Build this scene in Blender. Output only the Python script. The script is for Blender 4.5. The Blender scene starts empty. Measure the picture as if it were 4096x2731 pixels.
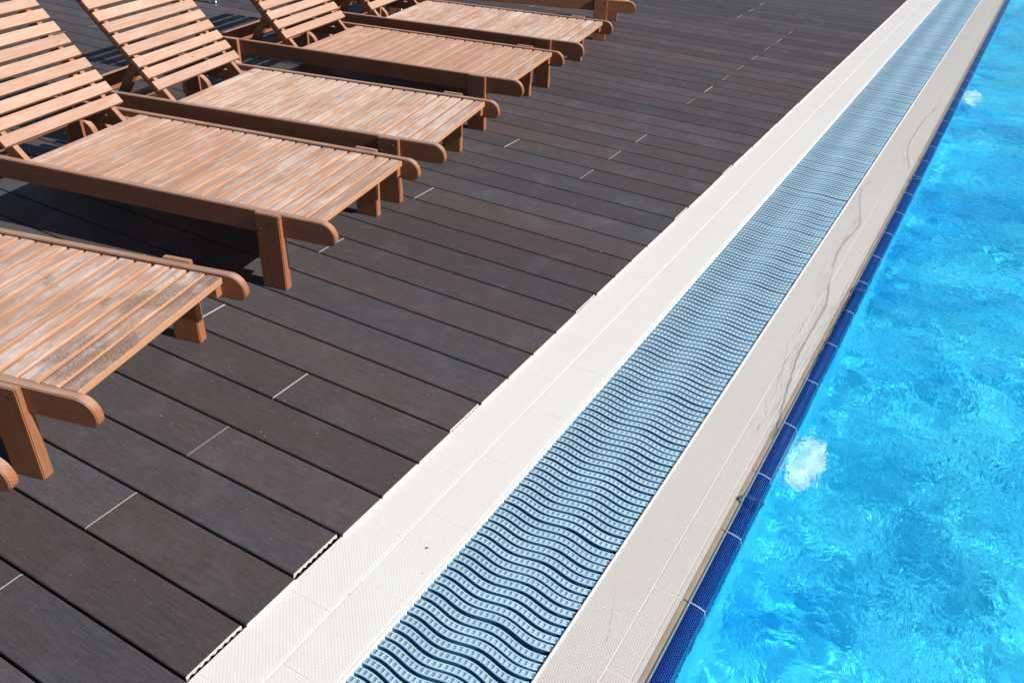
import bpy, bmesh, math, random
import numpy as np
from mathutils import Vector, Matrix
R = math.radians

# ------------------------------------------------------------------ camera
scene = bpy.context.scene
col = scene.collection
CAM = Vector((1.01385, -0.75174, 1.46626))
yaw, pitch, roll = -0.507945, 0.572227, 0.0446317
cam_d = bpy.data.cameras.new('camera'); cam = bpy.data.objects.new('camera', cam_d); col.objects.link(cam)
cam_d.sensor_fit = 'HORIZONTAL'; cam_d.sensor_width = 36.0; cam_d.lens = 3418.94 / 4096 * 36
cam_d.clip_start = 0.01; cam_d.clip_end = 500
fwd = Vector((math.sin(yaw) * math.cos(pitch), math.cos(yaw) * math.cos(pitch), -math.sin(pitch)))
right = Vector((math.cos(yaw), -math.sin(yaw), 0)); up = right.cross(fwd)
r2 = math.cos(roll) * right + math.sin(roll) * up
u2 = -math.sin(roll) * right + math.cos(roll) * up
m = Matrix((r2, u2, -fwd)).transposed().to_4x4(); m.translation = CAM
cam.matrix_world = m
scene.camera = cam

# ------------------------------------------------------------------ light
SUN_AZ, SUN_EL = 0.16, R(34.6)          # azimuth from +X toward +Y
world = bpy.data.worlds.new('World'); scene.world = world; world.use_nodes = True
wn = world.node_tree.nodes; wl = world.node_tree.links
sky = wn.new('ShaderNodeTexSky'); sky.sky_type = 'NISHITA'; sky.sun_disc = False
sky.sun_elevation = SUN_EL; sky.sun_rotation = math.pi / 2 - SUN_AZ
sky.air_density = 0.8; sky.dust_density = 0.2; sky.ozone_density = 0.8; sky.altitude = 300
wn['Background'].inputs['Strength'].default_value = 0.05
wl.new(sky.outputs[0], wn['Background'].inputs[0])
sd = bpy.data.lights.new('sun', 'SUN'); sd.energy = 5.0; sd.angle = R(0.53); sd.color = (1.0, 0.965, 0.925)
sun = bpy.data.objects.new('sun', sd); col.objects.link(sun)
S = Vector((math.cos(SUN_AZ) * math.cos(SUN_EL), math.sin(SUN_AZ) * math.cos(SUN_EL), math.sin(SUN_EL)))
sun.rotation_euler = S.to_track_quat('Z', 'Y').to_euler(); sun.location = (3, 0, 6)
sd.cycles.is_caustics_light = True
scene.view_settings.view_transform = 'Standard'; scene.view_settings.look = 'None'
scene.view_settings.exposure = 0.42; scene.view_settings.gamma = 1.0
scene.view_settings.use_curve_mapping = False
cy = scene.cycles
cy.caustics_refractive = True; cy.caustics_reflective = True
cy.max_bounces = 12; cy.diffuse_bounces = 6; cy.glossy_bounces = 6; cy.transmission_bounces = 8; cy.transparent_max_bounces = 8
cy.sample_clamp_indirect = 20.0; cy.blur_glossy = 0.2
cy.use_denoising = True

# ------------------------------------------------------------------ material helpers
class NT:
    def __init__(s, name):
        s.m = bpy.data.materials.new(name); s.m.use_nodes = True
        s.n = s.m.node_tree.nodes; s.l = s.m.node_tree.links
        s.b = s.n['Principled BSDF']; s.out = s.n['Material Output']
    def set(s, node, k, v):
        if isinstance(v, bpy.types.NodeSocket): s.l.new(v, node.inputs[k])
        elif v is not None: node.inputs[k].default_value = v
    def math(s, op, a, b=None, c=None, clamp=False):
        n = s.n.new('ShaderNodeMath'); n.operation = op; n.use_clamp = clamp
        s.set(n, 0, a)
        if b is not None: s.set(n, 1, b)
        if c is not None: s.set(n, 2, c)
        return n.outputs[0]
    def mapr(s, v, a, b, c=0.0, d=1.0, smooth=False):
        n = s.n.new('ShaderNodeMapRange'); s.set(n, 0, v)
        if smooth: n.interpolation_type = 'SMOOTHSTEP'
        for i, x in enumerate((a, b, c, d)): s.set(n, i + 1, x)
        return n.outputs[0]
    def mix(s, f, a, b, mode='MIX'):
        n = s.n.new('ShaderNodeMix'); n.data_type = 'RGBA'; n.blend_type = mode
        s.set(n, 0, f)
        for k, v in ((6, a), (7, b)):
            if isinstance(v, tuple): v = (*v, 1.0) if len(v) == 3 else v
            s.set(n, k, v)
        return n.outputs[2]
    def noise(s, vec, scale, detail=3, rough=0.55, dist=0.0, w=None):
        n = s.n.new('ShaderNodeTexNoise')
        if w is not None: n.noise_dimensions = '4D'; s.set(n, 'W', w)
        s.set(n, 'Vector', vec); s.set(n, 'Scale', scale); s.set(n, 'Detail', detail)
        s.set(n, 'Roughness', rough); s.set(n, 'Distortion', dist)
        return n.outputs[0]
    def coord(s, kind='Object'):
        return s.n.new('ShaderNodeTexCoord').outputs[kind]
    def uv(s, name='UVMap'):
        n = s.n.new('ShaderNodeUVMap'); n.uv_map = name; return n.outputs[0]
    def scale(s, v, k, loc=(0, 0, 0)):
        n = s.n.new('ShaderNodeMapping'); s.set(n, 0, v); n.inputs['Scale'].default_value = k
        n.inputs['Location'].default_value = loc
        return n.outputs[0]
    def add(s, a, b):
        n = s.n.new('ShaderNodeVectorMath'); n.operation = 'ADD'; s.set(n, 0, a); s.set(n, 1, b); return n.outputs[0]
    def xyz(s, v):
        n = s.n.new('ShaderNodeSeparateXYZ'); s.set(n, 0, v); return n.outputs
    def comb(s, x, y, z):
        n = s.n.new('ShaderNodeCombineXYZ'); s.set(n, 0, x); s.set(n, 1, y); s.set(n, 2, z); return n.outputs[0]
    def attr(s, name, kind='GEOMETRY'):
        n = s.n.new('ShaderNodeAttribute'); n.attribute_name = name; n.attribute_type = kind; return n.outputs['Fac']
    def bump(s, h, strength=0.5, dist=0.001, normal=None):
        n = s.n.new('ShaderNodeBump'); s.set(n, 'Height', h); n.inputs['Strength'].default_value = strength
        n.inputs['Distance'].default_value = dist
        if normal is not None: s.set(n, 'Normal', normal)
        return n.outputs[0]
    def fin(s, color, rough=0.5, spec=0.5, normal=None, **kw):
        if isinstance(color, tuple): color = (*color, 1.0)
        s.set(s.b, 'Base Color', color); s.set(s.b, 'Roughness', rough); s.set(s.b, 'Specular IOR Level', spec)
        if normal is not None: s.set(s.b, 'Normal', normal)
        for k, v in kw.items(): s.set(s.b, k, v)
        return s.m

def mat_deck():
    t = NT('deck_board_wood'); rnd = t.attr('rnd'); co = t.coord()
    off = t.comb(t.math('MULTIPLY', rnd, 37.0), t.math('MULTIPLY', rnd, 11.0), 0.0)
    v = t.add(co, off)
    grain = t.noise(t.scale(v, (6, 260, 260)), 1.0, 4, 0.6)
    grain2 = t.noise(t.scale(v, (22, 900, 900)), 1.0, 2, 0.7)
    blotch = t.noise(t.scale(v, (1.3, 9, 9)), 1.0, 4, 0.6, 0.3)
    wear = t.noise(co, 5.5, 5, 0.62, 0.4)
    tone = t.math('ADD', t.math('MULTIPLY', rnd, 0.65), t.mapr(blotch, 0.3, 0.7, -0.25, 0.6))
    c = t.mix(t.mapr(tone, 0.1, 0.95), (0.090, 0.067, 0.065), (0.068, 0.068, 0.078))
    c = t.mix(t.mapr(grain, 0.35, 0.7, 0.0, 0.75), c, t.mix(1.0, c, (0.55, 0.5, 0.5), 'MULTIPLY'))
    c = t.mix(t.mapr(grain2, 0.5, 0.78, 0.0, 0.75), c, (0.17, 0.14, 0.14))
    c = t.mix(t.mapr(wear, 0.52, 0.78, 0.0, 0.4), c, (0.15, 0.145, 0.155))
    br = t.math('ADD', t.math('MULTIPLY', t.math('FRACT', t.math('MULTIPLY', rnd, 7.31)), 0.34), 0.83)
    c = t.mix(1.0, c, t.comb(br, br, br), 'MULTIPLY')
    speck = t.noise(co, 95, 1, 0.4)
    c = t.mix(t.mapr(speck, 0.80, 0.815), c, (0.42, 0.38, 0.3))
    n = t.bump(t.math('ADD', grain, t.math('MULTIPLY', grain2, 0.6)), 0.35, 0.0006)
    return t.fin(c, t.mapr(wear, 0.3, 0.8, 0.62, 0.45), 0.35, n)

def mat_simple(name, color, rough=0.5, spec=0.5, nscale=40, namt=0.12, bump=0.0, **kw):
    t = NT(name); co = t.coord()
    nz = t.noise(co, nscale, 4, 0.6)
    lo = tuple(max(0, c * (1 - namt)) for c in color); hi = tuple(min(1, c * (1 + namt)) for c in color)
    c = t.mix(t.mapr(nz, 0.3, 0.7), lo, hi)
    n = t.bump(nz, bump, 0.001) if bump else None
    return t.fin(c, rough, spec, n, **kw)

def mat_wood(name, top, side, weather=1.0):
    """teak: faces that look at the sky are bleached, the rest stays orange brown"""
    t = NT(name); co = t.coord(); oi = t.n.new('ShaderNodeObjectInfo').outputs['Random']; rnd = t.attr('rnd')
    gd = t.uv('grain')     # metres: x along the grain
    w = t.math('ADD', t.math('MULTIPLY', rnd, 19.0), t.math('MULTIPLY', oi, 53.0))
    grain = t.noise(t.scale(gd, (7, 190, 190)), 1.0, 4, 0.6, 0.6, w)
    fine = t.noise(t.scale(gd, (30, 800, 800)), 1.0, 2, 0.6, 0.0, w)
    patch = t.math('ADD', t.math('MULTIPLY', t.noise(t.scale(co, (1.4, 0.8, 1), (3.1, 0, 0)), 6.0, 4, 0.6, 0.5, t.math('MULTIPLY', oi, 31.0)), 0.42), t.math('MULTIPLY', t.noise(t.scale(gd, (5.5, 60, 60)), 1.0, 4, 0.65, 0.4, t.math('ADD', w, 3.0)), 0.58))
    patch2 = t.noise(t.scale(gd, (9, 30, 30)), 1.0, 3, 0.6, 0.4, w)
    knot = t.noise(t.scale(gd, (16, 55, 55)), 1.0, 1, 0.5, 0.0, w)
    nz = t.xyz(t.n.new('ShaderNodeNewGeometry').outputs['Normal'])[2]
    upf = t.mapr(nz, 0.45, 0.9)
    base = t.mix(t.mapr(grain, 0.35, 0.7), side, tuple(c * 0.62 for c in side))
    base = t.mix(t.mapr(t.math('FRACT', t.math('MULTIPLY', w, 1.37)), 0, 1, 0.0, 0.35), base, (side[0] * 0.8, side[1] * 0.62, side[2] * 0.5))
    wt = t.mix(t.mapr(grain, 0.38, 0.68), top, tuple(c * k for c, k in zip(top, (0.78, 0.68, 0.62))))
    wt = t.mix(t.mapr(t.math('ADD', patch, t.attr('bleach', 'OBJECT')), 0.47, 0.60, 0.0, 0.85 * weather), wt, (0.66, 0.57, 0.505))
    wt = t.mix(t.mapr(patch2, 0.5, 0.72, 0.0, 0.4), wt, (0.46, 0.27, 0.20))
    wt = t.mix(t.mapr(fine, 0.55, 0.75, 0.0, 0.4), wt, (0.30, 0.19, 0.15))
    st = t.attr('stain', 'OBJECT')
    sp = t.noise(co, 5.0, 5, 0.7, 0.6, t.math('MULTIPLY', oi, 77.0))
    zone = t.mapr(t.xyz(co)[0], -0.45, -0.05, 0.0, 0.19)
    sf = t.math('MULTIPLY', t.mapr(t.math('ADD', sp, t.math('MULTIPLY', st, zone)), 0.62, 0.72), t.mapr(t.noise(t.scale(gd, (150, 700, 700)), 1.0, 2), 0.40, 0.56))
    wt = t.mix(t.math('MULTIPLY', sf, 0.8), wt, (0.09, 0.075, 0.06))
    c = t.mix(t.math('MULTIPLY', upf, 1.0), base, wt)
    c = t.mix(t.mapr(knot, 0.76, 0.82, 0.0, 0.75), c, (0.16, 0.06, 0.03))
    br = t.math('ADD', t.math('MULTIPLY', rnd, 0.22), 0.89)
    c = t.mix(1.0, c, t.comb(br, br, br), 'MULTIPLY')
    n = t.bump(t.math('ADD', grain, t.math('MULTIPLY', fine, 0.5)), 0.4, 0.0006)
    return t.fin(c, t.mapr(grain, 0.3, 0.7, 0.5, 0.66), 0.35, n)

def mat_tile(name, color, margin_u=0.010, wet=False):
    """cream anti-slip tile: staggered little ribs, smooth along the long edges; UV in metres"""
    t = NT(name); uv = t.uv(); x, y, _ = t.xyz(uv); rnd = t.attr('rnd'); co = t.coord()
    u = t.math('DIVIDE', x, 0.0046); fu = t.math('FLOOR', u)
    ru = t.math('SUBTRACT', t.math('FRACT', u), 0.5)
    vv = t.math('ADD', t.math('DIVIDE', y, 0.0098), t.math('MULTIPLY', fu, 0.5))
    rv = t.math('SUBTRACT', t.math('FRACT', vv), 0.5)
    a = t.mapr(t.math('ABSOLUTE', ru), 0.18, 0.46, 1, 0, True); b = t.mapr(t.math('ABSOLUTE', rv), 0.30, 0.48, 1, 0, True)
    rib = t.math('MULTIPLY', a, b)
    mu = t.math('MULTIPLY', t.math('GREATER_THAN', x, margin_u), t.math('LESS_THAN', x, 0.1235 - 0.008))
    rib = t.math('MULTIPLY', rib, mu)
    nz = t.noise(co, 6, 4, 0.6); nf = t.noise(co, 60, 3, 0.6)
    c = t.mix(t.mapr(nz, 0.3, 0.7), color, tuple(k * s_ for k, s_ in zip(color, (0.985, 0.96, 0.94))))
    c = t.mix(t.math('MULTIPLY', rnd, 0.5), c, tuple(k * s_ for k, s_ in zip(color, (0.97, 0.955, 0.94))))
    c = t.mix(t.mapr(nf, 0.5, 0.8, 0.0, 0.12), c, (0.5, 0.42, 0.33))
    rust = t.noise(co, 13, 2, 0.5)
    c = t.mix(t.mapr(rust, 0.775, 0.83, 0.0, 0.75 if wet else 0.0), c, (0.6, 0.36, 0.1))
    n = t.bump(rib, 0.55, 0.0006)
    return t.fin(c, 0.22 if wet else 0.42, 0.5, n)

def mat_blue():
    t = NT('cobalt_grip_tile'); x, y, _ = t.xyz(t.uv())
    u = t.math('DIVIDE', x, 0.0044); fu = t.math('FLOOR', u); ru = t.math('ABSOLUTE', t.math('SUBTRACT', t.math('FRACT', u), 0.5))
    v = t.math('ADD', t.math('DIVIDE', y, 0.0085), t.math('MULTIPLY', fu, 0.5)); rv = t.math('ABSOLUTE', t.math('SUBTRACT', t.math('FRACT', v), 0.5))
    dash = t.math('MULTIPLY', t.mapr(ru, 0.10, 0.2, 1, 0), t.mapr(rv, 0.30, 0.40, 1, 0))
    nz = t.noise(t.coord(), 30, 3)
    c = t.mix(t.mapr(nz, 0.3, 0.7), (0.001, 0.006, 0.085), (0.0015, 0.009, 0.14))
    c = t.mix(t.math('MULTIPLY', dash, 0.8), c, (0.07, 0.20, 0.72))
    n = t.bump(t.math('SUBTRACT', 1.0, dash), 0.5, 0.0006)
    return t.fin(c, 0.18, 0.5, n)

def mat_grate():
    t = NT('blue_grate_plastic'); co = t.coord(); rnd = t.attr('rnd')
    nz = t.noise(co, 9, 4, 0.6); nf = t.noise(co, 120, 3, 0.6)
    c = t.mix(t.mapr(nz, 0.3, 0.7), (0.37, 0.59, 0.76), (0.49, 0.69, 0.82))
    c = t.mix(t.mapr(nf, 0.55, 0.8, 0.0, 0.3), c, (0.42, 0.56, 0.62))
    br = t.math('ADD', t.math('MULTIPLY', rnd, 0.14), 0.90)
    c = t.mix(1.0, c, t.comb(br, br, br), 'MULTIPLY')
    return t.fin(c, 0.38, 0.5, t.bump(nf, 0.12, 0.0005))

def mat_grate_pad():
    t = NT('grate_pad_algae'); co = t.coord(); nz = t.noise(co, 14, 4, 0.6); nf = t.noise(co, 160, 3, 0.6)
    x, y, z = t.xyz(co)
    dirt = t.mapr(x, 0.46, 0.27, 0.0, 0.75)
    c = t.mix(t.mapr(t.math('ADD', t.math('MULTIPLY', t.math('SUBTRACT', nz, 0.5), 1.6), dirt), 0.0, 0.8), (0.31, 0.47, 0.54), (0.23, 0.29, 0.27))
    c = t.mix(t.mapr(nf, 0.5, 0.75, 0.0, 0.45), c, (0.22, 0.25, 0.21))
    return t.fin(c, 0.55, 0.4)

def mat_poolfloor():
    t = NT('pool_mosaic'); co = t.coord(); x, y, z = t.xyz(co)
    br = t.n.new('ShaderNodeTexBrick'); br.offset = 0.5
    t.set(br, 'Vector', t.comb(y, t.math('ADD', x, z), 0.0)); t.set(br, 'Scale', 1.0)
    t.set(br, 'Brick Width', 0.25); t.set(br, 'Row Height', 0.125); t.set(br, 'Mortar Size', 0.003)
    t.set(br, 'Color1', (0.12, 0.80, 0.93, 1)); t.set(br, 'Color2', (0.09, 0.73, 0.92, 1)); t.set(br, 'Mortar', (0.2, 0.82, 0.94, 1))
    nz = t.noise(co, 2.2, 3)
    c = t.mix(t.mapr(nz, 0.45, 0.65, 0, 0.75), br.outputs[0], (0.02, 0.50, 0.86))  # broad darker patches painted in to raise the water's light-dark contrast
    return t.fin(c, 0.35, 0.3)

def mat_water(name='pool_water', mixf=1.0):
    t = NT(name)
    t.n.remove(t.b)
    g = t.n.new('ShaderNodeBsdfGlass'); g.inputs['IOR'].default_value = 1.333; g.inputs['Roughness'].default_value = 0.0
    g.inputs['Color'].default_value = (0.84, 0.97, 1.0, 1) if name == 'pool_water' else (0.97, 0.985, 0.99, 1)
    if name == 'pool_water':
        co = t.coord(); w1 = t.noise(co, 2.5, 3)
        v = t.add(co, t.comb(t.math('MULTIPLY', w1, 0.25), t.math('MULTIPLY', t.noise(co, 3.1, 3), 0.25), 0.0))
        h = t.math('ADD', t.math('MULTIPLY', t.noise(t.scale(v, (26, 17, 20)), 1.0, 2, 0.5, 0.8), 1.0), t.math('MULTIPLY', t.noise(t.scale(v, (75, 48, 50)), 1.0, 2, 0.5, 0.6), 0.42))
        h = t.math('MULTIPLY', h, t.mapr(t.noise(co, 4.0, 2), 0.35, 0.65, 0.5, 1.5))
        x = t.xyz(co)[0]
        h = t.math('MULTIPLY', h, t.mapr(x, 0.80, 1.0, 0.22, 1.0))
        bn = t.bump(h, 1.0, 0.006); t.l.new(bn, g.inputs['Normal'])
    tr = t.n.new('ShaderNodeBsdfTransparent'); tr.inputs[0].default_value = (0.97, 0.98, 0.98, 1)
    mx = t.n.new('ShaderNodeMixShader'); mx.inputs[0].default_value = mixf
    t.l.new(tr.outputs[0], mx.inputs[1]); t.l.new(g.outputs[0], mx.inputs[2])
    t.l.new(mx.outputs[0], t.out.inputs[0])
    return t.m

M = dict(
    deck=mat_deck(), core=mat_simple('board_end_core', (0.44, 0.42, 0.38), 0.7, 0.2, 300, 0.15),
    under=mat_simple('deck_void_dark', (0.012, 0.011, 0.012), 0.9, 0.1),
    wood=mat_wood('teak_seat', (0.52, 0.34, 0.26), (0.54, 0.28, 0.15)),
    woodb=mat_wood('teak_backrest', (0.56, 0.385, 0.30), (0.42, 0.22, 0.13), 0.45),
    woodf=mat_wood('teak_frame', (0.44, 0.26, 0.185), (0.33, 0.135, 0.065), 0.25),
    screw=mat_simple('brass_screw', (0.28, 0.22, 0.14), 0.35, 0.5, Metallic=0.9),
    chrome=mat_simple('steel', (0.6, 0.6, 0.6), 0.18, 0.5, Metallic=1.0),
    black=mat_simple('black_paint', (0.02, 0.02, 0.022), 0.3, 0.5),
    tile=mat_tile('cream_tile_dry', (0.745, 0.735, 0.70)),
    tilew=mat_tile('cream_tile_wet', (0.68, 0.64, 0.585), 0.006, True),
    beige=mat_simple('beige_nosing', (0.35, 0.28, 0.215), 0.2, 0.5, 8, 0.12),  # one beige tone, darker than the cream tiles beside it
    grout=mat_simple('white_grout', (0.72, 0.70, 0.66), 0.8, 0.2, 30, 0.06),
    groutw=mat_simple('blue_tile_seam', (0.80, 0.78, 0.72), 0.6, 0.3, 40, 0.08),
    lip=mat_simple('grate_frame_white', (0.86, 0.86, 0.86), 0.3, 0.5, 20, 0.03),
    grate=mat_grate(), pad=mat_grate_pad(), channel=mat_simple('channel_dark', (0.008, 0.025, 0.05), 0.5, 0.3),
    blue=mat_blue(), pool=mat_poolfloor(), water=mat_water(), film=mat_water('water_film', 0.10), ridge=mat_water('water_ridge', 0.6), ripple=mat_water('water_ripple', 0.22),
    lamp=mat_simple('lamp_white_plastic', (0.95, 0.95, 0.95), 0.3, 0.5, 20, 0.02),
    paving=mat_simple('pale_paving', (0.62, 0.6, 0.56), 0.7, 0.3, 3, 0.1),
    leaf=mat_simple('dry_leaf', (0.26, 0.10, 0.06), 0.7, 0.2, 200, 0.4),
)

# ------------------------------------------------------------------ mesh helpers
class MB:
    """collects polygons; every piece has a random value and grain UVs"""
    def __init__(s): s.v = []; s.f = []; s.mi = []; s.rnd = []; s.uv = []; s.gr = []; s.sm = []
    def add(s, verts, faces, mi=0, rnd=None, uv=None, gr=None, smooth=False):
        o = len(s.v); s.v += [tuple(p) for p in verts]
        r = random.random() if rnd is None else rnd
        for k, f in enumerate(faces):
            s.f.append([o + i for i in f]); s.mi.append(mi[k] if isinstance(mi, list) else mi); s.rnd.append(r); s.sm.append(smooth)
            for i in f:
                s.uv.append(uv[i] if uv else (0.0, 0.0)); s.gr.append(gr[i] if gr else (verts[i][0], verts[i][1] + verts[i][2]))
    def bm(s, bm, mi=0, rnd=None, gr=None, mat=None, smooth=False):
        bm.verts.ensure_lookup_table(); bm.verts.index_update()
        vs = [(mat @ v.co) if mat else v.co.copy() for v in bm.verts]
        g = [gr(v.co) for v in bm.verts] if gr else None
        s.add(vs, [[v.index for v in f.verts] for f in bm.faces], mi, rnd, None, g, smooth); bm.free()
    def box(s, x0, x1, y0, y1, z0, z1, bev=0.0, mi=0, grain='x', mat=None, rnd=None, seg=2):
        bm = bmesh.new(); bmesh.ops.create_cube(bm, size=1.0)
        for v in bm.verts: v.co = Vector(((x0 + x1) / 2 + v.co.x * (x1 - x0), (y0 + y1) / 2 + v.co.y * (y1 - y0), (z0 + z1) / 2 + v.co.z * (z1 - z0)))
        if bev: bmesh.ops.bevel(bm, geom=bm.edges[:], offset=bev, segments=seg, affect='EDGES', profile=0.5)
        k = {'x': lambda c: (c.x, c.y * 1.0 + c.z * 1.31), 'y': lambda c: (c.y, c.x + c.z * 1.31), 'z': lambda c: (c.z, c.x + c.y * 1.31)}[grain]
        s.bm(bm, mi, rnd, k, mat)
    def build(s, name, mats, parent=None, smooth_angle=None):
        me = bpy.data.meshes.new(name); me.from_pydata(s.v, [], s.f)
        for m_ in (mats if isinstance(mats, (list, tuple)) else [mats]): me.materials.append(m_)
        me.polygons.foreach_set('material_index', s.mi); me.polygons.foreach_set('use_smooth', s.sm)
        a = me.attributes.new('rnd', 'FLOAT', 'FACE'); a.data.foreach_set('value', s.rnd)
        for n, d in (('UVMap', s.uv), ('grain', s.gr)):
            u = me.uv_layers.new(name=n); u.data.foreach_set('uv', [c for p_ in d for c in p_[:2]])
        me.update()
        o = bpy.data.objects.new(name, me); col.objects.link(o)
        if parent: o.parent = parent
        return o

def tag(o, label=None, cat=None, group=None, kind=None):
    for k, v in (('label', label), ('category', cat), ('group', group), ('kind', kind)):
        if v: o[k] = v
    return o
def empty(name, loc, rz=0.0):
    o = bpy.data.objects.new(name, None); o.empty_display_size = 0.1; col.objects.link(o)
    o.location = loc; o.rotation_euler = (0, 0, rz); return o
def copy_tree(o, parent=None):
    c = o.copy(); col.objects.link(c)
    if parent: c.parent = parent; c.matrix_parent_inverse = o.matrix_parent_inverse.copy()
    for ch in list(o.children): copy_tree(ch, c)
    return c
def lathe(mb, prof, n=32, mat=None, mi=0, smooth=True):
    vs = []; fs = []
    for r_, z in prof:
        for i in range(n):
            a = 2 * math.pi * i / n; p = Vector((r_ * math.cos(a), r_ * math.sin(a), z)); vs.append(mat @ p if mat else p)
    for j in range(len(prof) - 1):
        for i in range(n): fs.append([j * n + i, j * n + (i + 1) % n, (j + 1) * n + (i + 1) % n, (j + 1) * n + i])
    fs.append([i for i in range(n)][::-1]); fs.append([(len(prof) - 1) * n + i for i in range(n)])
    mb.add(vs, fs, mi, smooth=False)

random.seed(7)
# ================================================================== SETTING
Y0, Y1 = -2.2715, 13.93
PB = 0.1514
# ---- deck boards: profile extruded along X, scalloped underside, cream core at the cut ends
def board(mb, x0, x1, y0, rnd):
    w = 0.1455; ya = y0 + (PB - w) / 2; yb = ya + w; t = 0.0125; r = 0.0025
    prof = [(ya, -r * 1.6), (ya + r * 0.5, -r * 0.5), (ya + r * 1.6, 0), (yb - r * 1.6, 0), (yb - r * 0.5, -r * 0.5), (yb, -r * 1.6), (yb, -t)]
    ns = 8
    for k in range(ns * 4, -1, -1):
        q = k / (ns * 4); prof.append((ya + 0.004 + (w - 0.008) * q, -t + 0.0055 * (0.5 - 0.5 * math.cos(2 * math.pi * q * ns)) ))
    prof.append((ya, -t)); n = len(prof)
    vs = [(x0, a, b) for a, b in prof] + [(x1, a, b) for a, b in prof]
    fs = [[i, (i + 1) % n, n + (i + 1) % n, n + i] for i in range(n)]
    fs = [f[::-1] for f in fs] + [list(range(n)), [n + i for i in range(n)][::-1]]
    fs[-2] = list(range(n)); mi = [0] * n + [1, 1]
    mb.add(vs, fs, mi, rnd)
known = {-2: [-0.508], 0: [-0.5113], 1: [-1.49], 2: [-0.5157], 3: [-1.51], 4: [-0.5085], 5: [-1.003], 6: [-1.5], 9: [-1.0015], 13: [-1.006],
         17: [-0.5255], 18: [-1.014], 19: [-0.523], 21: [-0.5137], 24: [-1.5], 26: [-0.528], 28: [-0.530], 30: [-0.5255], 32: [-0.5245], 34: [-0.5248], 36: [-0.5273], 38: [-0.5244], 40: [-0.5264], 42: [-1.019], 44: [-1.017], 46: [-1.019]}
wide = {4: 0.0052, 13: 0.004, 5: 0.006, 9: 0.0035, 18: 0.0045, 17: 0.003, 28: 0.006, 38: 0.004}
mb = MB()
for k in range(-15, 92):
    rr = random.Random(k * 13 + 5)
    end = -0.0015 - rr.random() * 0.0022
    if k in (1,): end = -0.0145
    if k in (-1, -3): end = -0.012
    if k in (5, 10, 16, 20): end = -0.008
    cuts = list(known.get(k, [-0.5 - 0.5 * rr.randrange(3, 6)]))
    x = cuts[-1]
    while x > -8: x -= rr.choice((1.5, 2.0, 2.5)); cuts.append(x)
    xs = end
    for c in cuts + [-9.5]:
        c = max(c, -9.5); g = wide.get(k, 0.0018 + rr.random() * 0.0016) if c > -9.4 else 0
        if xs - c > 0.02: board(mb, c + g, xs, k * PB, rr.random())
        xs = c
        if c <= -9.5: break
deck = tag(mb.build('deck', [M['deck'], M['core']]), kind='structure')
mb = MB(); mb.box(-9.6, -0.001, -2.4, 14.2, -0.12, -0.045); tag(mb.build('deck_void', M['under']), kind='structure')  # near-black slab added for the shade of the void below the boards

# ---- tiles lie 8 mm under the deck; coordinates were measured on the deck plane
ZT = -0.008
def TX(x, z=ZT): return CAM.x + (x - CAM.x) * (CAM.z - z) / CAM.z
def TYy(y, z=ZT): return CAM.y + (y - CAM.y) * (CAM.z - z) / CAM.z
DY = 0.25 * (CAM.z - ZT) / CAM.z
def tile_rows(mb, x0, x1, ystart, mi, prof=None, uoff=0.0):
    """one row of tiles along Y; prof = list of (x, dz) for a shaped cross-section"""
    y = ystart - DY * math.ceil((ystart - Y0) / DY); g = 0.0016
    while y < Y1:
        r_ = random.random(); b = 0.0012
        pr = prof or [(x0, -b), (x0 + b, 0), (x1 - b, 0), (x1, -b)]
        ys = [y + g / 2, y + g / 2 + b, y + DY - g / 2 - b, y + DY - g / 2]; dzs = [-b, 0, 0, -b]
        dz0 = random.uniform(-0.0002, 0.0002); vs = []; uv = []; s_ = 0; last = None
        for i, (px, pz) in enumerate(pr):
            if last is not None: s_ += math.hypot(px - last[0], pz - last[1])
            last = (px, pz)
            for yy, dz in zip(ys, dzs): vs.append((px, yy, ZT + pz + dz + dz0)); uv.append((s_ + uoff, yy - y))
        fs = [[i * 4 + j, (i + 1) * 4 + j, (i + 1) * 4 + j + 1, i * 4 + j + 1] for i in range(len(pr) - 1) for j in range(3)]
        n0 = len(vs)
        vs += [(pr[0][0], ys[0], ZT - 0.01), (pr[0][0], ys[3], ZT - 0.01), (pr[-1][0], ys[0], ZT - 0.01 + min(0, pr[-1][1])), (pr[-1][0], ys[3], ZT - 0.01 + min(0, pr[-1][1]))]
        uv += [(0, 0)] * 4
        L = (len(pr) - 1) * 4
        fs += [[0, 3, n0 + 1, n0], [L + 3, L, n0 + 2, n0 + 3]]
        mb.add(vs, fs, mi, r_, uv)
        y += DY
X0, X1_, X2_, X3_, X4_, X5_, X6_ = TX(0.0005), TX(0.1235), TX(0.2440), TX(0.5695), TX(0.6755), TX(0.758), TX(0.7926)
mb = MB()
tile_rows(mb, X0, X1_ - 0.001, TYy(0.118), 0)
tile_rows(mb, X1_ + 0.001, X2_, TYy(0.2212), 0)
tile_rows(mb, X3_, X4_ - 0.0004, TYy(0.4437), 1)
# edge tile: textured flat, fine groove, smooth shoulder, falling beige nosing
gx = TX(0.728)
tile_rows(mb, 0, 0, TYy(0.304), 1, prof=[(X4_ + 0.0004, -0.0008), (X4_ + 0.0012, 0), (gx - 0.003, 0), (gx, -0.0004), (gx + 0.003, 0.0001), (TX(0.740), 0.0002)], uoff=0.0)
pe = tag(mb.build('pool_edge', [M['tile'], M['tilew']]), kind='structure')
mb = MB()
mb.box(X0 - 0.001, X2_, Y0, Y1, ZT - 0.03, ZT - 0.0007, mi=0)
mb.box(X3_, TX(0.742), Y0, Y1, ZT - 0.03, ZT - 0.0007, mi=0)
tag(mb.build('grout_bed', M['grout']), kind='structure')
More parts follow.
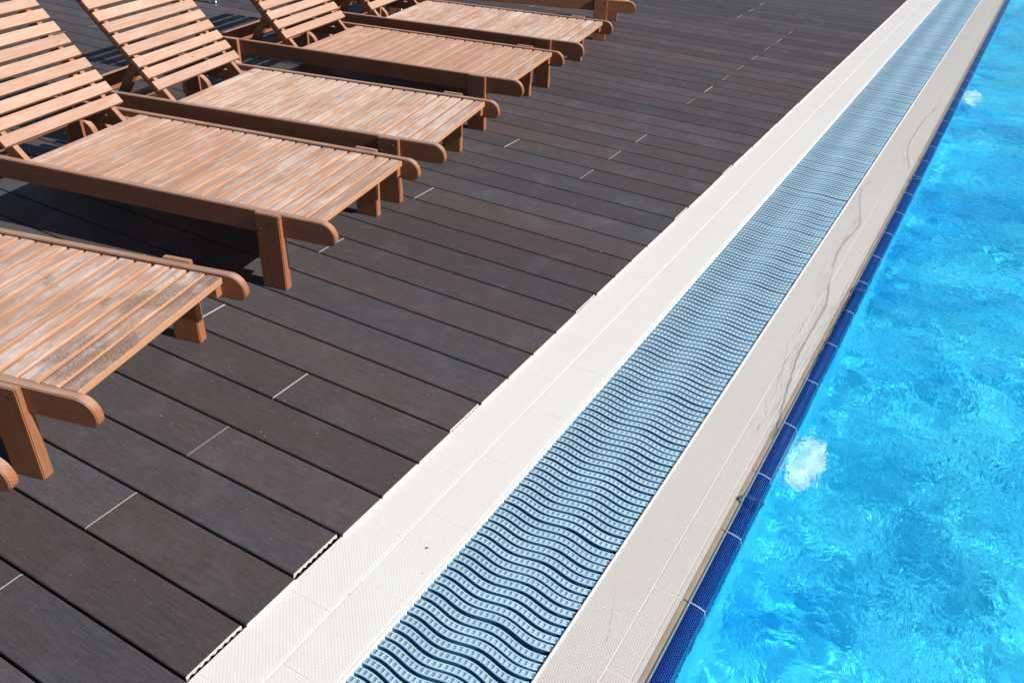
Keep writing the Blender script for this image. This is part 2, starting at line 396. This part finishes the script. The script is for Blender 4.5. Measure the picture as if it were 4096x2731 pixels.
# beige nosing strip
mb = MB(); xa, xb = TX(0.740), X5_
prof = [(xa + 0.0004, 0.0001), (xa + 0.006, -0.0003), (xa + 0.012, -0.0015), (xb, -0.0035)]
tile_rows(mb, 0, 0, TYy(0.304), 0, prof=prof)
nos = tag(mb.build('pool_nosing', M['beige']), kind='structure')
# blue grip tile, curving down into the pool
mb = MB(); ms = MB()
nb = 14; prof = []
for i in range(nb + 1):
    q = i / nb; prof.append((xb + 0.0012 + (X6_ - xb) * q, -0.0035 - 0.0125 * q ** 1.8))
for q in (0.3, 0.6, 1.0): prof.append((X6_ + 0.006 * q, -0.016 - 0.03 * q))
tile_rows(mb, 0, 0, TYy(0.304), 0, prof=prof)
bt = tag(mb.build('pool_rim', M['blue']), kind='structure')
prof2 = [(x + 0.0002, z + 0.0004) for x, z in prof]
y = TYy(0.304) - DY * 10
while y < Y1:
    vs = [];
    for (px, pz) in prof2: vs += [(px, y - 0.0016, ZT + pz), (px, y + 0.0016, ZT + pz)]
    ms.add(vs, [[2 * i, 2 * i + 2, 2 * i + 3, 2 * i + 1] for i in range(len(prof2) - 1)])
    y += DY
ms.add([(xb - 0.0012, Y0, ZT - 0.0026), (xb + 0.0013, Y0, ZT - 0.0026), (xb + 0.0013, Y1, ZT - 0.0026), (xb - 0.0012, Y1, ZT - 0.0026)], [[0, 1, 2, 3]])
seams = tag(ms.build('rim_seams', M['groutw']), kind='structure')

# ---- pool shell and surroundings
XW = X6_ + 0.006; XE = 9.0; ZF = -0.60; YA, YB = -2.3, 13.9
mb = MB()
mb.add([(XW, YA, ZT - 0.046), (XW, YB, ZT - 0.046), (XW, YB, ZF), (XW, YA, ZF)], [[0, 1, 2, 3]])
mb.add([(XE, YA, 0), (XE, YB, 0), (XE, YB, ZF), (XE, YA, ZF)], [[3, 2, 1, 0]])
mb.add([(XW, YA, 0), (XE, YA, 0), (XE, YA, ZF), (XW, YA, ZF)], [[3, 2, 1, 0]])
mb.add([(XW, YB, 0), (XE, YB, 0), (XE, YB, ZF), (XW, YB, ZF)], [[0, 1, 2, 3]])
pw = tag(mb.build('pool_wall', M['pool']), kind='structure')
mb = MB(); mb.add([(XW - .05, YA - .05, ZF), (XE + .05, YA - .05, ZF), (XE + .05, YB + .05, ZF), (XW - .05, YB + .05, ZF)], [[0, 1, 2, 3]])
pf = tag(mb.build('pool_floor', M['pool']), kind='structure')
mb = MB()
for a, b, c, d in ((-60, 60, YB, 60), (-60, 60, -60, YA), (XE, 60, YA, YB), (-60, -9.6, YA, YB)):
    mb.add([(a, c, -0.05), (b, c, -0.05), (b, d, -0.05), (a, d, -0.05)], [[0, 1, 2, 3]])
tag(mb.build('ground', M['paving']), kind='structure')

# ---- overflow channel and grate
g = empty('drain_grate', (0.4, 0, -0.02))
tag(g, 'long pale blue plastic overflow grate with wavy bars between two cream tile strips', 'drain grate')
mb = MB()
mb.box(X2_ + 0.0012, TX(0.2528), Y0, Y1, ZT - 0.05, ZT - 0.0012, 0.0008)
mb.box(TX(0.5618), X3_ - 0.0003, Y0, Y1, ZT - 0.05, ZT + 0.0006, 0.0022)
fr_ = mb.build('grate_frame', M['lip'], g); fr_.location = -g.location
mb = MB(); mb.box(X2_ + 0.002, X3_ - 0.002, Y0, Y1, -0.14, -0.07)
ch = mb.build('channel', M['channel'], g); ch.location = -g.location
ZG = ZT - 0.0025
bx0, bx1 = TX(0.2538, ZG), TX(0.5612, ZG); pitch_b = 0.025 * (CAM.z - ZG) / CAM.z; bw = 0.0176
ky0 = TYy(0.0764, ZG) + 0.0105
def wave(x): return 0.0063 * (CAM.z - ZG) / CAM.z * np.cos(2 * np.pi * (x - TX(0.437)) / 0.1625)
npad = 24; px = (bx1 - bx0) / npad
# bar cross stations
vs = []; fs = []; fm = []
def V(x, dy, z): vs.append((x, float(wave(x)) + dy, z)); return len(vs) - 1
depth = 0.022; pr = 0.0011; hw = bw / 2; bv = 0.0013
prev = None
def ring(x, first=False, last=False):
    e = 0.0012 if (first or last) else 0.0
    return [V(x, -hw + e, -depth), V(x, -hw + e, -bv - e), V(x, -hw + bv + e, 0 - e * 0.6), V(x, -0.0052, 0 - e * 0.6), V(x, 0.0048, 0 - e * 0.6), V(x, hw - bv - e, 0 - e * 0.6), V(x, hw - e, -bv - e), V(x, hw - e, -depth)]
xs = [bx0]; kinds = []
x = bx0 + 0.0012; xs.append(x); kinds.append('p')
for i in range(npad):
    c = bx0 + (i + 0.55) * px; a = c - 0.0036; b = c + 0.0036
    if a > xs[-1]: kinds.append('p'); xs.append(a)
    kinds.append('pad'); xs.append(b)
kinds.append('p'); xs.append(bx1)
rings = [ring(x, i == 0, i == len(xs) - 1) for i, x in enumerate(xs)]
for i, kd in enumerate(kinds):
    A, B = rings[i], rings[i + 1]
    for j in range(7):
        if kd == 'pad' and j == 3:
            q = []
            for (xx, yy) in ((xs[i] + 0.0004, -0.0048), (xs[i + 1] - 0.0004, -0.0048), (xs[i + 1] - 0.0004, 0.0044), (xs[i] + 0.0004, 0.0044)): q.append(V(xx, yy, -pr))
            o = [A[3], B[3], B[4], A[4]]
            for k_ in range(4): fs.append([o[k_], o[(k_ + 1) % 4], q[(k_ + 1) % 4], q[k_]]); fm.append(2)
            fs.append(q); fm.append(1)
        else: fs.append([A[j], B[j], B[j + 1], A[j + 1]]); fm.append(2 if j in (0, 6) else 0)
fs.append(rings[0][::-1][::-1]); fm.append(0); fs.append(rings[-1][::-1]); fm.append(0)
bvs = np.array(vs); nbars = int((Y1 - Y0) / pitch_b) - 1; k0 = int((Y0 - ky0) / pitch_b) + 1
allv = []; loops = []; lt = []; mi_ = []; rn = []; rs = np.random.RandomState(3)
flat = np.array([i for f in fs for i in f]); lens = np.array([len(f) for f in fs]); fmn = np.array(fm)
for b in range(nbars):
    yb_ = ky0 + (k0 + b) * pitch_b; v = bvs.copy()
    v[:, 1] += yb_ + rs.normal(0, 0.0005) + (v[:, 0] - bx0) / (bx1 - bx0) * rs.normal(0, 0.0010)
    if (k0 + b) % 17 == 3: v[:, 1] -= 0.0016 * np.clip((v[:, 0] - 0.4) / 0.1, 0, 1)
    v[:, 2] += ZG + rs.normal(0, 0.0003) + (v[:, 0] - bx0) * rs.normal(0, 0.0015)
    allv.append(v); loops.append(flat + b * len(bvs)); lt.append(lens); mi_.append(fmn); rn.append(np.full(len(fs), rs.rand()))
allv = np.concatenate(allv); loops = np.concatenate(loops); lt = np.concatenate(lt); mi_ = np.concatenate(mi_); rn = np.concatenate(rn)
me = bpy.data.meshes.new('grate_bars'); me.vertices.add(len(allv)); me.vertices.foreach_set('co', allv.ravel())
me.loops.add(len(loops)); me.loops.foreach_set('vertex_index', loops); me.polygons.add(len(lt))
st_ = np.concatenate([[0], np.cumsum(lt)[:-1]]); me.polygons.foreach_set('loop_start', st_)
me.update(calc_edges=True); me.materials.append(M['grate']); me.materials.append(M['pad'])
mgl = mat_simple('grate_flank_shade', (0.025, 0.13, 0.25), 0.4, 0.4); me.materials.append(mgl)  # same plastic; shade on bar sides and pad walls put into a darker colour
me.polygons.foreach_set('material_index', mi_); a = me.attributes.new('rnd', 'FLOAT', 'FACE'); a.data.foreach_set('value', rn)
me.validate(); me.update()
gb = bpy.data.objects.new('bars', me); col.objects.link(gb); gb.parent = g; gb.location = -g.location

# ================================================================== WATER
def grid_axis(segs):
    out = []
    for a, b, d in segs: out.append(np.arange(a, b, d))
    out.append([segs[-1][1]]); return np.concatenate(out)
gxs = grid_axis([(X3_ + 0.006, X5_ - 0.0001, 0.0026), (X5_, 0.80, 0.0026), (0.80, 1.25, 0.0042), (1.25, 1.9, 0.009), (1.9, XE - 0.01, 0.06)])
gys = grid_axis([(YA + 0.01, -0.45, 0.03), (-0.45, 3.0, 0.0042), (3.0, 6.0, 0.008), (6.0, 9.5, 0.014), (9.5, YB - 0.01, 0.06)])
GX, GY = np.meshgrid(gxs, gys)
rs = np.random.RandomState(11)
Hh = np.zeros_like(GX)
# slow warp so that the ripples are not straight
WX = GX + 0.03 * np.sin(5.1 * GY + 3 * GX) + 0.018 * np.sin(11 * GY - 7 * GX + 1) 
WY = GY + 0.03 * np.sin(6.3 * GX + 1.7 * GY) + 0.015 * np.sin(13 * GX + 9 * GY + 2)
for lam, amp, n_ in ((0.55, 0.003, 7), (0.24, 0.0019, 9), (0.12, 0.0011, 12), (0.06, 0.00034, 14)):
    for i in range(n_):
        th = rs.uniform(0, 2 * np.pi); l_ = lam * rs.uniform(0.7, 1.4); k_ = 2 * np.pi / l_
        env = 0.55 + 0.45 * np.sin(GX * rs.uniform(1, 5) + GY * rs.uniform(-4, 4) + rs.uniform(0, 6))
        Hh += amp / np.sqrt(n_) * env * np.sin(k_ * (np.cos(th) * WX + np.sin(th) * WY) + rs.uniform(0, 6.28))
def sstep(a, b, x): q = np.clip((x - a) / (b - a), 0, 1); return q * q * (3 - 2 * q)
Hh *= 0.12 + 0.88 * sstep(0.80, 1.05, GX)
Z = ZT + 0.0032 + Hh
# thin film over the rim
film = ZT + 0.0016 + 0.15 * Hh
tf = sstep(0.735, 0.80, GX); Z = film * (1 - tf) + Z * tf
def backp(px, py, z=ZT):
    v = fwd * 3418.94 + r2 * (px - 2048) - u2 * (py - 1365.5); t_ = (z - CAM.z) / v.z; return CAM + v * t_
def crest(pts, h, w, osc=True):
    global Z
    P = [backp(*p_) for p_ in pts]; xs_ = np.array([p_.x for p_ in P]); ys_ = np.array([p_.y for p_ in P]); o = np.argsort(ys_)
    ys_, xs_ = ys_[o], xs_[o]
    cx = np.interp(GY, ys_, xs_) + 0.0012 * np.sin(GY * 240) * np.sin(GY * 31)
    inside = sstep(ys_[0] - 0.02, ys_[0] + 0.02, GY) * (1 - sstep(ys_[-1] - 0.03, ys_[-1] + 0.03, GY))
    d = (GX - cx)
    prof_ = np.exp(-(d / w) ** 2) * h
    if osc: prof_ += np.where(d < 0, 0.32 * h * np.cos(d / 0.0016) * np.exp(d / 0.018), 0) * (1 - np.exp(-(d / w) ** 2))
    Z = Z + prof_ * inside * (1 - sstep(0.745, 0.765, GX))
c1 = [(2850 + a * .2551, 1100 + b * .2551) for a, b in [(1270, 1560), (1310, 1400), (1360, 1260), (1430, 1130), (1520, 960), (1590, 850), (1680, 690), (1760, 560), (1810, 450), (1830, 300), (1850, 130), (1880, 0)]]
c1 = [(3095, 1760), (3120, 1700), (3130, 1640)] + c1
c2 = [(3000 + a * .2551, 700 + b * .2551) for a, b in [(1310, 1500), (1340, 1370), (1390, 1230), (1500, 1050), (1620, 930), (1740, 800), (1740, 650), (1740, 500), (1730, 380), (1760, 230), (1900, 100)]]
c3 = [(3400 + a * .3188, 400 + b * .3188) for a, b in [(760, 890), (735, 740), (730, 640), (760, 530), (840, 400), (980, 200), (1100, 100)]]
c4 = [(2100 + a * .2551, 2331 + b * .2551) for a, b in [(1270, 1000), (1330, 750), (1375, 620), (1380, 480), (1400, 300), (1420, 180)]]
c5 = [(2850 + a * .2551, 1100 + b * .2551) for a, b in [(1450, 1460), (1560, 1250), (1640, 1100), (1740, 950), (1860, 720), (1960, 560), (2080, 380), (2180, 180)]]
RID = []
def ribbon(P, w, h):
    vs = []; fs = []; m_ = 7
    for i, p_ in enumerate(P):
        a = P[max(0, i - 1)]; b = P[min(len(P) - 1, i + 1)]; tx, ty = b[0] - a[0], b[1] - a[1]; L_ = math.hypot(tx, ty) or 1; nx_, ny_ = ty / L_, -tx / L_
        e_ = min(1, i / 4, (len(P) - 1 - i) / 4)
        for j in range(m_):
            q = -1 + 2 * j / (m_ - 1); vs.append((p_[0] + nx_ * q * w * (0.25 + 0.75 * e_), p_[1] + ny_ * q * w * (0.25 + 0.75 * e_), ZT + 0.0019 + h * e_ * math.cos(q * math.pi / 2)))
    for i in range(len(P) - 1):
        for j in range(m_ - 1): fs.append([i * m_ + j, i * m_ + j + 1, (i + 1) * m_ + j + 1, (i + 1) * m_ + j])
    return vs, fs
def ridge(mb_, pts, w, h, off=0.0, jit=0.0012, y0=None, y1=None, step=0.005, seed=0):
    P = [backp(*p_) for p_ in pts]; ys_ = np.array([p_.y for p_ in P]); xs_ = np.array([p_.x for p_ in P]); o = np.argsort(ys_); ys_, xs_ = ys_[o], xs_[o]
    a = ys_[0] if y0 is None else y0; b = ys_[-1] if y1 is None else y1
    yy = np.arange(a, b, step); xx = np.interp(yy, ys_, xs_)
    k_ = np.ones(9) / 9; xx = np.convolve(np.pad(xx, 4, mode='edge'), k_, 'valid') + off
    xx = xx + jit * (np.sin(yy * 90 + seed) + 0.6 * np.sin(yy * 231 + 2 * seed))
    ww = w * 1.0; v_, f_ = ribbon(list(zip(xx, yy)), ww, h); mb_.add(v_, f_, smooth=True)
crest(c1, 0.0016, 0.0034); crest(c2, 0.0013, 0.0034); crest(c3, 0.0016, 0.004); crest(c4, 0.0007, 0.0028)
crest(c5, 0.0009, 0.005)
# chop on the film beside the crest line
chop = sstep(1.25, 1.8, GY) * (1 - sstep(3.6, 4.4, GY)) * sstep(0.66, 0.70, GX) * (1 - sstep(0.752, 0.77, GX))
Z += chop * 0.00035 * np.sin(WX * 620 + 9 * np.sin(GY * 60)) * np.sin(WY * 430 + 5 * np.sin(GX * 200))
for (pa, pb, hh) in (((2960, 1996), (3034, 2030), 0.011), ((3400, 1160), (3452, 1176), 0.005), ((3640, 722), (3674, 727), 0.005)):
    A_, B_ = backp(*pa), backp(*pb); q = np.clip((GX - A_.x) / (B_.x - A_.x), -1, 2); yc_ = A_.y + (B_.y - A_.y) * q
    d_ = GY - yc_; prof_ = hh * np.where(d_ < 0, np.exp(-(d_ / 0.0065) ** 2), np.exp(-(d_ / 0.018) ** 2))
    Z = Z + prof_ * sstep(A_.x - 0.004, A_.x + 0.004, GX) * (1 - sstep(B_.x, B_.x + 0.05, GX))
NFILM = int(np.searchsorted(gxs, X5_ - 0.00005))
def sheet(name, A0, A1, mat_):
    gx_s = GX[:, A0:A1]; ny, nx = gx_s.shape
    V3 = np.stack([gx_s, GY[:, A0:A1], Z[:, A0:A1]], -1).reshape(-1, 3)
    idx = np.arange(ny * nx).reshape(ny, nx)
    Fq = np.stack([idx[:-1, :-1], idx[:-1, 1:], idx[1:, 1:], idx[1:, :-1]], -1).reshape(-1)
    me = bpy.data.meshes.new(name); me.vertices.add(len(V3)); me.vertices.foreach_set('co', V3.ravel())
    me.loops.add(len(Fq)); me.loops.foreach_set('vertex_index', Fq); me.polygons.add(len(Fq) // 4)
    me.polygons.foreach_set('loop_start', np.arange(0, len(Fq), 4)); me.update(calc_edges=True)
    me.polygons.foreach_set('use_smooth', np.ones(len(Fq) // 4, dtype=bool)); me.materials.append(mat_); me.update()
    o = bpy.data.objects.new(name, me); col.objects.link(o); return tag(o, kind='structure')
water = sheet('water', NFILM, None, M['water'])
rm = MB(); rt = MB()
ridge(rm, c1, 0.0026, 0.0024, seed=1); ridge(rm, c2, 0.0018, 0.002, seed=2); ridge(rm, c3, 0.0026, 0.002, seed=3); ridge(rt, c4, 0.0013, 0.0008, seed=4, jit=0.0012)
rr = random.Random(5)
for src, n_, lo, hi in ((c1, 170, 0.004, 0.05), (c2, 110, 0.004, 0.04), (c3, 40, 0.004, 0.03), (c5, 420, -0.028, 0.020)):
    P = [backp(*p_) for p_ in src]; ya = min(p_.y for p_ in P); yb = max(p_.y for p_ in P)
    for i in range(n_):
        yc = rr.uniform(ya, yb); ln = rr.uniform(0.02, 0.08) * (0.5 if src is c5 else 1); d_ = lo + (hi - lo) * rr.random() ** 1.5
        ridge(rt, src, rr.uniform(0.0007, 0.0015), rr.uniform(0.0006, 0.0014), off=-d_, jit=0.0018 if src is not c5 else 0.003, y0=yc - ln / 2, y1=yc + ln / 2, step=0.003, seed=rr.uniform(0, 50))
for mb_, nm, mt_ in ((rm, 'water_crest', M['ridge']), (rt, 'water_ripple', M['ripple'])):
    tag(mb_.build(nm, mt_), kind='structure')
filmo = sheet('water_film', 0, NFILM + 1, M['film'])
water.cycles.is_caustics_caster = True
for o in (pf, pw, bt, seams, nos): o.cycles.is_caustics_receiver = True

# ================================================================== THINGS
# ---- sun loungers
def rail_bm(v0, v1):
    """side rail: rounded tip at the foot end"""
    zb, zt = 0.193, 0.272; L = -1.745; tip = 0.063
    pts = [(L, zb), (L, zt)]
    R1, R2 = 0.050, 0.026
    for i in range(11): a = R(90 - 90 * i / 10); pts.append((tip - R1 + R1 * math.cos(a), zt - R1 + R1 * math.sin(a)))
    for i in range(9): a = R(-90 * i / 8); pts.append((tip - R2 + R2 * math.cos(a), zb + R2 + R2 * math.sin(a)))
    bm = bmesh.new(); f = bm.faces.new([bm.verts.new((x, v0, z)) for x, z in pts])
    e = bmesh.ops.extrude_face_region(bm, geom=[f]); vv = [q for q in e['geom'] if isinstance(q, bmesh.types.BMVert)]
    bmesh.ops.translate(bm, verts=vv, vec=(0, v1 - v0, 0)); bmesh.ops.recalc_face_normals(bm, faces=bm.faces)
    ed = [x for x in bm.edges if len(x.link_faces) == 2 and x.calc_face_angle() > 0.9]
    bmesh.ops.bevel(bm, geom=ed, offset=0.0025, segments=2, affect='EDGES')
    return bm
def add_screws(mbx, parent, pts, side):
    for k, (u, v, z) in enumerate(pts):
        q = MB(); mt = Matrix.Translation((u, v, z)) @ Matrix.Rotation(R(90) * (1 if side < 0 else -1), 4, 'X')
        lathe(q, [(0.0052, -0.002), (0.0052, 0.0006), (0.0042, 0.0006), (0.0034, -0.0008)], 14, mt); q.build('screw', M['screw'], parent)
def make_lounger():
    t = empty('sun_lounger', (0, 0, 0))
    q = MB()
    for k in range(21):
        u1 = -k * 0.0588; j = random.uniform(-0.0012, 0.0012); dz = random.uniform(-0.0008, 0.0008)
        q.box(u1 - 0.047 + j, u1 + j, -0.2935, 0.2935 + random.uniform(-0.002, 0.002), 0.247 + dz, 0.267 + dz, 0.002, grain='y', rnd=random.random())
    seat = q.build('seat', M['wood'], t)
    for s in (-1, 1):
        q = MB(); q.bm(rail_bm(s * 0.2985, s * 0.3245), 0, None, lambda c: (c.x, c.y + c.z * 1.3)); rl = q.build('side_rail', M['woodf'], t)
        add_screws(q, rl, [(-1.33, s * 0.3245, 0.228), (-0.62, s * 0.3245, 0.228)], s)
        q = MB(); q.box(-1.72, -0.012, min(s * 0.272, s * 0.2975), max(s * 0.272, s * 0.2975), 0.205, 0.2465, 0.002); q.build('support_strip', M['woodf'], t)
        # foot leg with a rebate that holds the rail
        q = MB(); bm = bmesh.new()
        a, b, c, d = s * 0.345, s * 0.3252, s * 0.312, 0.1925
        prof = [(a, 0.0), (a, 0.2755), (b, 0.2755), (b, d + 0.001), (c, d - 0.004), (c, 0.0)]
        f = bm.faces.new([bm.verts.new((-0.223, y_, z_)) for y_, z_ in prof])
        e = bmesh.ops.extrude_face_region(bm, geom=[f]); bmesh.ops.translate(bm, verts=[x for x in e['geom'] if isinstance(x, bmesh.types.BMVert)], vec=(0.093, 0, 0))
        bmesh.ops.recalc_face_normals(bm, faces=bm.faces)
        bmesh.ops.bevel(bm, geom=[x for x in bm.edges if x.calc_face_angle() > 0.7], offset=0.0028, segments=2, affect='EDGES')
        q.bm(bm, 0, None, lambda c_: (c_.z, c_.x + c_.y)); lg = q.build('leg', M['woodf'], t)
        add_screws(q, lg, [(-0.147, s * 0.3452, 0.252), (-0.200, s * 0.3452, 0.222)], s)
        # head leg and wheel
        q = MB(); q.box(-1.672, -1.592, min(s * 0.3252, s * 0.345), max(s * 0.3252, s * 0.345), 0.045, 0.276, 0.0028, grain='z'); lg = q.build('leg', M['woodf'], t)
        add_screws(q, lg, [(-1.615, s * 0.3452, 0.252), (-1.65, s * 0.3452, 0.222)], s)
        q = MB(); mt = Matrix.Translation((-1.632, s * 0.3645, 0.088)) @ Matrix.Rotation(R(90), 4, 'X')
        lathe(q, [(0.02, -0.015), (0.084, -0.015), (0.0865, -0.012), (0.0865, 0.012), (0.084, 0.015), (0.02, 0.015)], 44, mt); wh = q.build('wheel', M['woodf'], t)
        q = MB(); lathe(q, [(0.004, -0.021), (0.011, -0.019), (0.013, -0.016), (0.013, 0.016), (0.011, 0.019), (0.004, 0.021)], 18, mt); q.build('hub', M['chrome'], wh)
    q = MB(); q.box(-1.772, -1.7455, -0.3245, 0.3245, 0.195, 0.272, 0.0025, grain='y'); q.build('head_board', M['woodf'], t)
    q = MB(); q.box(-0.36, -0.315, -0.2715, 0.2715, 0.200, 0.244, 0.002, grain='y'); q.build('cross_bar', M['woodf'], t); q = MB(); q.box(-1.24, -1.20, -0.271, 0.271, 0.200, 0.244, 0.002, grain='y'); q.build('cross_bar', M['woodf'], t)
    # backrest
    A = R(46.7); o = Vector((-1.30, 0, 0.308)); du = Vector((-math.cos(A), 0, math.sin(A))); dn = Vector((math.sin(A), 0, math.cos(A)))
    mt = Matrix(((du.x, 0, dn.x, o.x), (du.y, 1, dn.y, o.y), (du.z, 0, dn.z, o.z), (0, 0, 0, 1)))
    q = MB()
    for k in range(11):
        s0 = k * 0.0600 + random.uniform(-0.001, 0.001)
        q.box(s0, s0 + 0.0445, -0.303, 0.303, -0.0165, 0.0, 0.0018, grain='y', mat=mt, rnd=random.random())
    br = q.build('backrest', M['woodb'], t)
    for s in (-1, 1):
        q = MB(); q.box(-0.095, 0.655, min(s * 0.241, s * 0.264), max(s * 0.241, s * 0.264), -0.064, -0.0168, 0.002, grain='x', mat=mt); stg = q.build('stringer', M['woodf'], br)
        pts = [mt @ Vector((0.205, s * 0.2645, -0.04))]
        q = MB(); m2 = Matrix.Translation(pts[0]) @ Matrix.Rotation(R(90) * (1 if s < 0 else -1), 4, 'X'); lathe(q, [(0.009, -0.002), (0.009, 0.002), (0.006, 0.004), (0.002, 0.005)], 16, m2); q.build('bolt', M['chrome'], stg)
    # prop that holds the backrest up
    pr_ = empty('prop', (0, 0, 0)); pr_.parent = t
    for s in (-1, 1):
        a_ = Vector((-1.455, 0, 0.40)); b_ = Vector((-1.595, 0, 0.195)); d_ = (b_ - a_); L = d_.length; d_.normalize(); n_ = Vector((-d_.z, 0, d_.x))
        m3 = Matrix(((d_.x, 0, n_.x, a_.x), (0, 1, 0, 0), (d_.z, 0, n_.z, a_.z), (0, 0, 0, 1)))
        q = MB(); q.box(-0.02, L, min(s * 0.214, s * 0.238), max(s * 0.214, s * 0.238), -0.022, 0.022, 0.002, grain='x', mat=m3); q.build('strut', M['woodf'], pr_)
    q = MB(); q.box(-1.618, -1.578, -0.271, 0.271, 0.178, 0.2045, 0.002, grain='y'); q.build('strut_bar', M['woodf'], pr_)
    return t
L0 = make_lounger()
places = [  # x, y, turn, label, stain
    (-0.6835, 0.4203, 0.2394, 'teak sun lounger with black mildew stains on its foot-end slats', 1.0),
    (-0.8281, 1.4441, 0.1792, 'teak sun lounger standing directly behind the mildew-stained lounger', 0.0),
    (-0.9571, 2.2519, 0.1932, 'teak sun lounger with large whitish patches, second one behind the mildew-stained lounger', 0.1),
    (-1.1408, 3.2204, 0.1564, 'evenly orange-brown teak sun lounger, third one behind the mildew-stained lounger', -0.3),
    (-1.2405, 4.0828, 0.1675, 'teak sun lounger with whitish slats, just in front of the farthest lounger', 0.0),
    (-1.5126, 5.3408, 0.2955, 'farthest sun lounger, only its foot rails and front legs show at the top edge', 0.0)]
P = backp(49, 1903, 0.235); tg = 0.22
gx_, gy_ = P.x - (0.063 * math.cos(tg) - 0.312 * math.sin(tg)), P.y - (0.063 * math.sin(tg) + 0.312 * math.cos(tg))
places.append((gx_, gy_, tg, 'sun lounger at the left frame edge of which only one rounded orange rail tip shows', 0.0))
for i, (x, y, a, lab, st) in enumerate(places):
    o = L0 if i == 0 else copy_tree(L0)
    o.location = (x, y, 0.0); o.rotation_euler = (0, 0, a)
    tag(o, lab, 'sun lounger', 'teak sun loungers in a row on the deck')
    for ch in o.children:
        if ch.name.startswith('seat'): ch['stain'] = float(st); ch['bleach'] = {1: -0.01, 2: 0.05, 3: -0.06, 4: 0.04}.get(i, 0.0)

# ---- post behind the loungers
P = backp(860, 14, 0.0)
t = tag(empty('post', (P.x, P.y, 0)), 'slim black round post on a chrome foot ring behind the loungers', 'post')
q = MB(); lathe(q, [(0.019, 0.004), (0.019, 1.1), (0.015, 1.104)], 24); q.build('pole', M['black'], t)
q = MB(); lathe(q, [(0.042, 0.0006), (0.042, 0.006), (0.034, 0.012), (0.024, 0.015), (0.024, 0.05), (0.0195, 0.052)], 28); q.build('foot_ring', M['chrome'], t)

# ---- bubbles boiling up at the two inlets
M['foam'] = mat_simple('bubble_white', (0.95, 0.97, 0.97), 0.3, 0.5, 20, 0.02)
def foam(px, py, rx, ry, n, lab):
    P = backp(px, py, ZT); d0 = (P - CAM).normalized(); hx, hy = d0.x / 1.333, d0.y / 1.333; tz = math.sqrt(1 - hx * hx - hy * hy); DP = 0.20
    P = Vector((P.x + hx / tz * DP, P.y + hy / tz * DP, 0.0))      # the plume stands a hand's width below the surface
    rr = random.Random(int(px)); q = MB(); bm = bmesh.new(); bmesh.ops.create_icosphere(bm, subdivisions=1, radius=1.0)
    bv_ = [v.co.copy() for v in bm.verts]; bm.verts.index_update(); bf_ = [[v.index for v in f.verts] for f in bm.faces]; bm.free()
    bm = bmesh.new(); bmesh.ops.create_icosphere(bm, subdivisions=5, radius=1.0)   # dense white core of the plume
    from mathutils import noise as mn
    for v in bm.verts:
        c0 = v.co.copy(); k_ = 1 + 0.50 * mn.noise(c0 * 1.7 + Vector((px, 0, 0))) + 0.16 * mn.noise(c0 * 6.0) + 0.09 * mn.noise(c0 * 15.0)
        v.co = Vector((c0.x * rx * 0.95 * k_, c0.y * ry * 0.88 * k_, -DP + c0.z * 0.009 * k_ + 0.0015 * mn.noise(c0 * 11)))
    q.bm(bm, smooth=True)
    for k in range(n):
        a = rr.uniform(0, 2 * math.pi); d_ = 0.85 + abs(rr.gauss(0, 0.22)); r_ = rr.uniform(0.001, 0.0034) * max(0.35, 1.1 - 0.5 * d_)
        if d_ > 1.4: continue
        lump = 1 + 0.25 * math.sin(3 * a + px)
        c_ = Vector((rx * d_ * math.cos(a) * lump, ry * d_ * math.sin(a) * lump, -DP + 0.012 - rr.random() * 0.02))
        q.add([c_ + v * r_ for v in bv_], bf_, smooth=True)
    o = q.build('foam', M['foam']); o.location = (P.x, P.y, ZT); o.cycles.is_caustics_receiver = True
    tag(o, lab, 'foam', None, 'stuff')
foam(3220, 1845, 0.050, 0.118, 420, 'larger round patch of white bubbles under the water, close to the camera')
foam(3885, 392, 0.055, 0.17, 360, 'smaller white bubble patch under the water, farther along the rim')

# ---- bits of dry leaf
def bit(px, py, size, lab, z=ZT):
    P = backp(px, py, z); rr = random.Random(int(px)); q = MB(); vs = []; n = 7
    for i in range(n):
        a = 2 * math.pi * i / n; r_ = size * rr.uniform(0.35, 1.0); vs.append((r_ * math.cos(a), 0.5 * r_ * math.sin(a), 0.0006 + size * rr.uniform(0, 0.5)))
    top = [(a_, b_, c_ + 0.0005) for a_, b_, c_ in vs]
    q.add(vs + top, [list(range(n))[::-1], [n + i for i in range(n)]] + [[i, (i + 1) % n, n + (i + 1) % n, n + i] for i in range(n)])
    o = q.build('leaf_crumb', M['leaf']); o.location = (P.x, P.y, z); o.rotation_euler = (0, 0, rr.uniform(0, 3))
    tag(o, lab, 'leaf crumb', 'crumbs of dry leaf')
bit(1708, 2192, 0.0055, 'curled reddish leaf crumb on a cream tile beside the blue grate')
bit(1691, 2293, 0.0024, 'tiny dark leaf crumb on cream tile, just below the curled reddish one')
bit(1400, 2377, 0.003, 'small dark leaf crumb on the seam between the two cream tile rows')
bit(603, 1641, 0.003, 'yellowish leaf crumb on a dark deck board right of the nearest lounger', 0.0)
